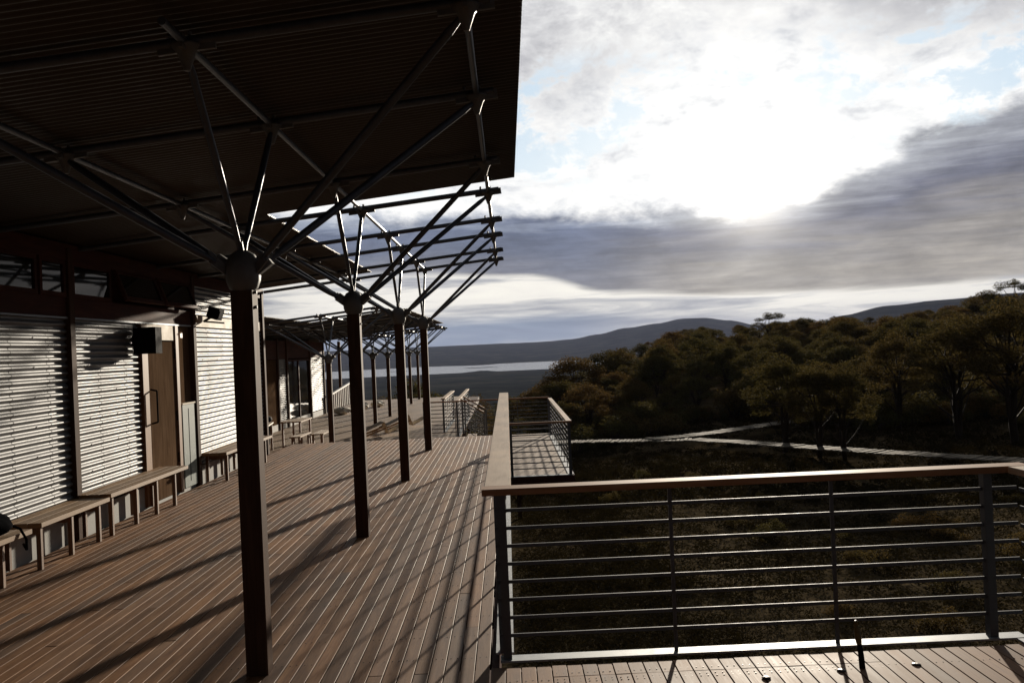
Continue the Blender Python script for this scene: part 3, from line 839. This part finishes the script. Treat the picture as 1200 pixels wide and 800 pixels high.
# trees on the slope falling away beyond the decks
gl = 'trees on the slope below the far deck'
for i in range(34):
    az = rt_.uniform(-8, 3.2); rr = rt_.uniform(58, 130)
    x = rr*math.sin(R(az)); y = rr*math.cos(R(az))
    put_tree(rt_.choice(kinds), x, y, rt_.uniform(.7,1.15), 'dark tree on the slope falling away behind the lower deck', gl)
# shrubs in front of the wood and on the open heath
nb_ = 0
while nb_ < 85:
    az = rt_.uniform(1.8, 33); rr = rt_.uniform(47, 60)
    x = rr*math.sin(R(az)); y = rr*math.cos(R(az))
    if math.hypot(x-12.5, y-47.5) < 4.5 and az < 17: continue
    put_bush(x, y, rt_.uniform(.6,1.25), 'low dark shrub along the foot of the hillside wood', 'shrubs along the foot of the wood'); nb_ += 1
# low shrubs dotted over the open heath
nb_ = 0
while nb_ < 20:
    az = rt_.uniform(3, 30); rr = rt_.uniform(9, 34)
    x = rr*math.sin(R(az)); y = rr*math.cos(R(az))
    if x < 2.2: continue
    if abs(x-16.2) < 6 and abs(y-29) < 4 : continue
    put_bush(x, y, rt_.uniform(.16,.34), 'knee high shrub on the open heath in front of the boardwalk', 'low shrubs on the open heath'); nb_ += 1
# individual trees that stand out
def at_az(px, rr):
    a = math.degrees(math.atan((px-594)/F)); return rr*math.sin(R(a)), rr*math.cos(R(a))
for px, rr, k, s, sz, lb in (
    (905, 118, sparse_kind, -1.40, .9, 'sparse tree breaking the skyline near the middle of the wood'),
    (1192, 120, sparse_kind, -2.45, .9, 'tall spreading tree at the right edge of the skyline'),
    (1160, 125, kinds[2], 1.1, 1., 'dense skyline tree just left of the tall spreading one'),
    (915, 39, near_kind, .62, 1.15, 'nearer dark tree standing in front of the boardwalk fork'),
    (955, 37, near_kind, .55, 1.2, 'nearer slim stemmed tree behind the right boardwalk'),
    (985, 36.5, near_kind, .5, 1.3, 'nearer tree with bare lower stems right of the slim one'),
    (1120, 44, near_kind, .85, 1.1, 'nearer bushy tree at the right behind the boardwalk'),
    (1050, 48, near_kind, .75, 1.1, 'rounded dark tree between the nearer trees on the right'),
    (1185, 42, near_kind, .95, 1.1, 'large dark tree at the right edge behind the boardwalk'),
    (674, 74, kinds[1], (-.62,), 1., 'domed tree above the platform corner, leftmost of the hillside wood'),
    (703, 80, kinds[5], (-.38,), 1., 'broad tree just right of the leftmost domed one'),
    (722, 84, kinds[0], (-.30,), 1., 'third crown from the left end of the hillside wood'),
    (650, 70, kinds[3], (-1.5,), .9, 'lower round tree left of the domed one, beside the lake view'),
    (657, 57, kinds[4], .62, 1., 'low domed tree directly behind the platform corner')):
    x, y = at_az(px, rr)
    if isinstance(s, tuple): s = (H + rr*math.tan(R(s[0])) - ground_z(x, y) + .1)/max(v.co.z for v in k[1].vertices)/sz
    elif s < 0:  # crown top at the elevation it has on the skyline
        s = (H + rr*math.tan(R(-s)) - ground_z(x, y) + .1)/max(v.co.z for v in k[1].vertices)/sz
    put_tree(k, x, y, s, lb, None, sz=sz)
# heath: one mass of low shrubs
rr = random.Random(77); vs = []; fs = []
def tuft(x, y, s, n, leaf):
    z = ground_z(x, y)
    for _ in range(n):
        a = rr.uniform(0,6.28); q = rr.random()**.5*s
        c = Vector((x+math.cos(a)*q, y+math.sin(a)*q, z+s*.75*(1-(q/s)**2)*rr.random()**.5+.02))
        leafquad(vs, fs, c, leaf, rr)
for _ in range(9000):
    az = rr.uniform(-1, 36); d = 5.8+ (rr.random()**.75)*52
    x = d*math.sin(R(az)); y = d*math.cos(R(az))
    if x < .05 and y < 28: continue
    if x < 1.4 and 18 < y < 28: continue
    if x < 3.3 and y < 6.2: continue
    s = rr.uniform(.12,.38)
    # keep the boardwalk clear
    near_path = False
    for (ax,ay),(bx_,by_) in (((-1,41.6),(7.6,39.8)),((7.6,39.8),(9.6,37.4)),((9.6,37.4),(16.2,28.9)),((16.2,28.9),(21,24.5)),((5.9,40.4),(9.3,42.1)),((9.3,42.1),(12.4,44.9)),((12.4,44.9),(17.5,48.5))):
        dx, dy = bx_-ax, by_-ay; t = max(0, min(1, ((x-ax)*dx+(y-ay)*dy)/(dx*dx+dy*dy)))
        if math.hypot(x-ax-dx*t, y-ay-dy*t) < .50+s*.75: near_path = True
    if near_path: continue
    tuft(x, y, s, 70 if d < 14 else (34 if d < 24 else 22), .034 if d < 14 else (.055 if d < 24 else .10))
for _ in range(1500):
    x = rr.uniform(.12, 2.6); y = rr.uniform(6.4, 34.0); tuft(x, y, rr.uniform(.12,.34), 60, .036)
hm = MB(); hm.add(vs, fs)
tag(hm.build('heath_shrubs', M['heath']), 'low brown heath covering the ground beside and beyond the decks', 'heath', kind='stuff')

# ------------------------------------------------------------------ sun and sky
SAZ, SEL = 15.0, 8.2
sd = Vector((math.sin(R(SAZ))*math.cos(R(SEL)), math.cos(R(SAZ))*math.cos(R(SEL)), math.sin(R(SEL))))
sl = bpy.data.lights.new('sun', 'SUN'); sl.energy = 5.0; sl.angle = R(.9); sl.color = (1, .88, .72)
so = bpy.data.objects.new('sun', sl); C.objects.link(so); so.rotation_euler = (-sd).to_track_quat('-Z', 'Y').to_euler()
w = bpy.data.worlds.new('World'); scene.world = w; w.use_nodes = True
t = NT(w.node_tree); bgn = t.n['Background']
sky = t.new('ShaderNodeTexSky', sky_type='NISHITA', sun_disc=False, sun_elevation=R(SEL), sun_rotation=R(SAZ), altitude=60, air_density=1., dust_density=1., ozone_density=1.)
D = t.new('ShaderNodeTexCoord').outputs['Generated']
X, Y, Z = t.sep(D)
az = t.math('MULTIPLY', t.math('ARCTAN2', X, Y), 57.2958)
el = t.math('MULTIPLY', t.math('ARCSINE', Z), 57.2958)
dt = t.new('ShaderNodeVectorMath', operation='DOT_PRODUCT'); t.l.new(D, dt.inputs[0]); dt.inputs[1].default_value = tuple(sd)
ang = t.math('MULTIPLY', t.math('ARCCOSINE', t.math('MINIMUM', dt.outputs['Value'], .99999)), 57.2958)
V1 = t.comb(t.math('MULTIPLY', az, .10), t.math('MULTIPLY', el, .22), 3.1)
V2 = t.comb(t.math('MULTIPLY', az, .07), t.math('MULTIPLY', el, .75), 7.7)
n1 = t.noise(V1, 1.2, 8, .6, .4); n1b = t.noise(V1, 3.2, 7, .6, .3); n2 = t.noise(V2, 1.4, 7, .6, .5); n3 = t.noise(V1, .55, 3, .5); n2f = t.noise(V2, 4.5, 6, .65, .3); V3 = t.comb(t.math('MULTIPLY', az, .16), t.math('MULTIPLY', el, .26), 1.4); n4 = t.noise(V3, 1.5, 9, .66, .2)
c_ = lambda n, k: t.math('MULTIPLY', t.math('SUBTRACT', n, .5), k)
azn = t.maprange(az, -40., 60., 0., 1.)
def curve(pts): return t.math('MULTIPLY', t.ramp(azn, [((a+40)/100, e/20) for a, e in pts], 'B_SPLINE' if False else 'EASE'), 20.)
lower = curve([(-40,4.8),(-6,4.6),(1,4.3),(7,3.0),(13,2.55),(20,2.45),(28,2.5),(60,3)])
upper = curve([(-40,8.6),(-5,8.0),(5,8.1),(13,7.4),(17,7.8),(21,9.2),(27,11.6),(60,16)])
elu = t.math('ADD', el, t.math('ADD', t.math('ADD', c_(n1, 3.0), c_(n1b, 1.6)), c_(n4, 2.6))); ell = t.math('ADD', el, c_(n2, 1.0))
bank = t.math('MULTIPLY', t.sstep(t.math('SUBTRACT', ell, lower), -.18, .30), t.math('SUBTRACT', 1., t.sstep(t.math('SUBTRACT', elu, upper), -.9, .5)))
tt = t.math('DIVIDE', t.math('SUBTRACT', el, lower), t.math('SUBTRACT', upper, lower))
tt = t.math('ADD', tt, c_(n2, .7))
bank_l = t.ramp(tt, [(.0,(.27,.275,.315)),(.35,(.18,.205,.28)),(.75,(.175,.21,.31)),(1.,(.50,.56,.68))])
bank_r = t.ramp(tt, [(.0,(.47,.43,.375)),(.35,(.36,.34,.325)),(.7,(.18,.19,.25)),(1.,(.50,.52,.57))])
bankc = t.mix(t.sstep(az, 3., 13.), bank_l, bank_r)
bk = t.math('MULTIPLY', t.maprange(n1b, .3, .7, .80, 1.22), t.maprange(n2f, .3, .7, .82, 1.2)); bankc = t.mix(1., bankc, t.comb(bk, bk, bk), 'MULTIPLY')
# bright broken cloud above the bank, greyer towards the zenith
skyv = t.new('ShaderNodeVectorMath', operation='SCALE'); t.l.new(sky.outputs[0], skyv.inputs[0]); skyv.inputs['Scale'].default_value = .1
blue = t.mix(.75, skyv.outputs[0], (.52,.84,1.16))
grey = t.ramp(t.math('ADD', t.math('MULTIPLY', n4, .6), t.math('MULTIPLY', n3, .4)), [(.38,(.50,.50,.54)),(.46,(.66,.66,.69)),(.54,(.92,.92,.93)),(.64,(1.25,1.25,1.22))])
white = t.ramp(t.math('ADD', t.math('MULTIPLY', n4, .55), t.math('MULTIPLY', n1b, .45)), [(.38,(.84,.86,.90)),(.45,(1.1,1.11,1.12)),(.53,(1.3,1.29,1.26)),(.7,(1.45,1.43,1.38))])
hi = t.math('MULTIPLY', t.sstep(t.math('ADD', el, c_(n3, 8.)), 11.5, 17.5), t.sstep(t.math('ADD', ang, c_(n4, 6.)), 7., 13.))
topc = t.mix(hi, white, grey)
holes = t.math('MULTIPLY', t.sstep(n4, .49, .60), t.math('MULTIPLY', t.sstep(el, 8.5, 10.5), t.math('SUBTRACT', 1., t.sstep(el, 15., 18.))))
topc = t.mix(t.math('MULTIPLY', holes, .8), topc, blue)
# streaky light band below the bank and the blue-grey sky on the horizon at the left
streak = t.ramp(n2, [(.36,(.50,.51,.55)),(.46,(.80,.79,.77)),(.55,(1.2,1.15,1.05)),(.7,(1.3,1.25,1.12))])
lowblue = t.ramp(n2, [(.35,(.26,.32,.44)),(.5,(.34,.42,.55)),(.66,(.62,.66,.72))])
lowm = t.math('MULTIPLY', t.math('SUBTRACT', 1., t.sstep(t.math('ADD', el, c_(n2, .8)), 1.2, 2.2)), t.math('SUBTRACT', 1., t.sstep(az, 3., 10.)))
lowc = t.mix(lowm, streak, lowblue)
base = t.mix(t.sstep(t.math('SUBTRACT', el, lower), -.1, 1.5), lowc, topc)
full = t.mix(bank, base, bankc)
# aureole round the hidden sun: light scattered by the cloud and air
g1_ = t.math('MULTIPLY', t.math('POWER', 2.71828, t.math('MULTIPLY', ang, -.75)), 3.4)
g2_ = t.math('MULTIPLY', t.math('POWER', 2.71828, t.math('MULTIPLY', ang, -.17)), .27)
gl_ = t.math('ADD', g1_, g2_)
gl_ = t.math('MULTIPLY', gl_, t.math('SUBTRACT', 1., t.math('MULTIPLY', bank, .35)))
glow = t.mix(1., t.comb(gl_, gl_, gl_), (1.,.93,.80), 'MULTIPLY')
full = t.mix(1., full, glow, 'ADD')
# sky away from the sun, mostly out of view, darkened to cut fill light
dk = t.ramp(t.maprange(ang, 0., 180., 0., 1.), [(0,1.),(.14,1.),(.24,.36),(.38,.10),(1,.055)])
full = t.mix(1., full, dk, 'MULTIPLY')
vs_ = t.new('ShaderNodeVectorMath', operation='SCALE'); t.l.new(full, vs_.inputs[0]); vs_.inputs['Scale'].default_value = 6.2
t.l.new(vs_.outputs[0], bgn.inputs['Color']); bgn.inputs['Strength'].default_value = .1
w.cycles.sampling_method = 'MANUAL'; w.cycles.sample_map_resolution = 1024

# ------------------------------------------------------------------ haze
def hazefn(t, p): pass
hz = bpy.data.materials.new('haze'); hz.use_nodes = True
ht = hz.node_tree; ht.nodes.clear(); out = ht.nodes.new('ShaderNodeOutputMaterial'); pv = ht.nodes.new('ShaderNodeVolumePrincipled')
pv.inputs['Color'].default_value = (.56,.66,1,1); pv.inputs['Density'].default_value = 4.5e-5; pv.inputs['Anisotropy'].default_value = 0.
ht.links.new(pv.outputs[0], out.inputs['Volume'])
USE_HAZE = True
if USE_HAZE:
    hb = MB().box(-15500,15500,-15500,15500,-190,260).build('haze', hz); tag(hb, kind='stuff')
    hb['label'] = 'thin blue haze in the air over the far hills'; hb['category'] = 'haze'

# ------------------------------------------------------------------ render settings
vsn = scene.view_settings; vsn.view_transform = 'Standard'; vsn.look = 'None'; vsn.exposure = 0.45; vsn.gamma = 1; vsn.use_curve_mapping = False
scene.render.engine = 'CYCLES'
cy = scene.cycles; cy.use_denoising = True
try: cy.denoiser = 'OPENIMAGEDENOISE'
except Exception: pass
cy.max_bounces = 6; cy.diffuse_bounces = 3; cy.glossy_bounces = 3; cy.volume_bounces = 0; cy.transparent_max_bounces = 6
cy.sample_clamp_indirect = 6; cy.caustics_reflective = False; cy.caustics_refractive = False
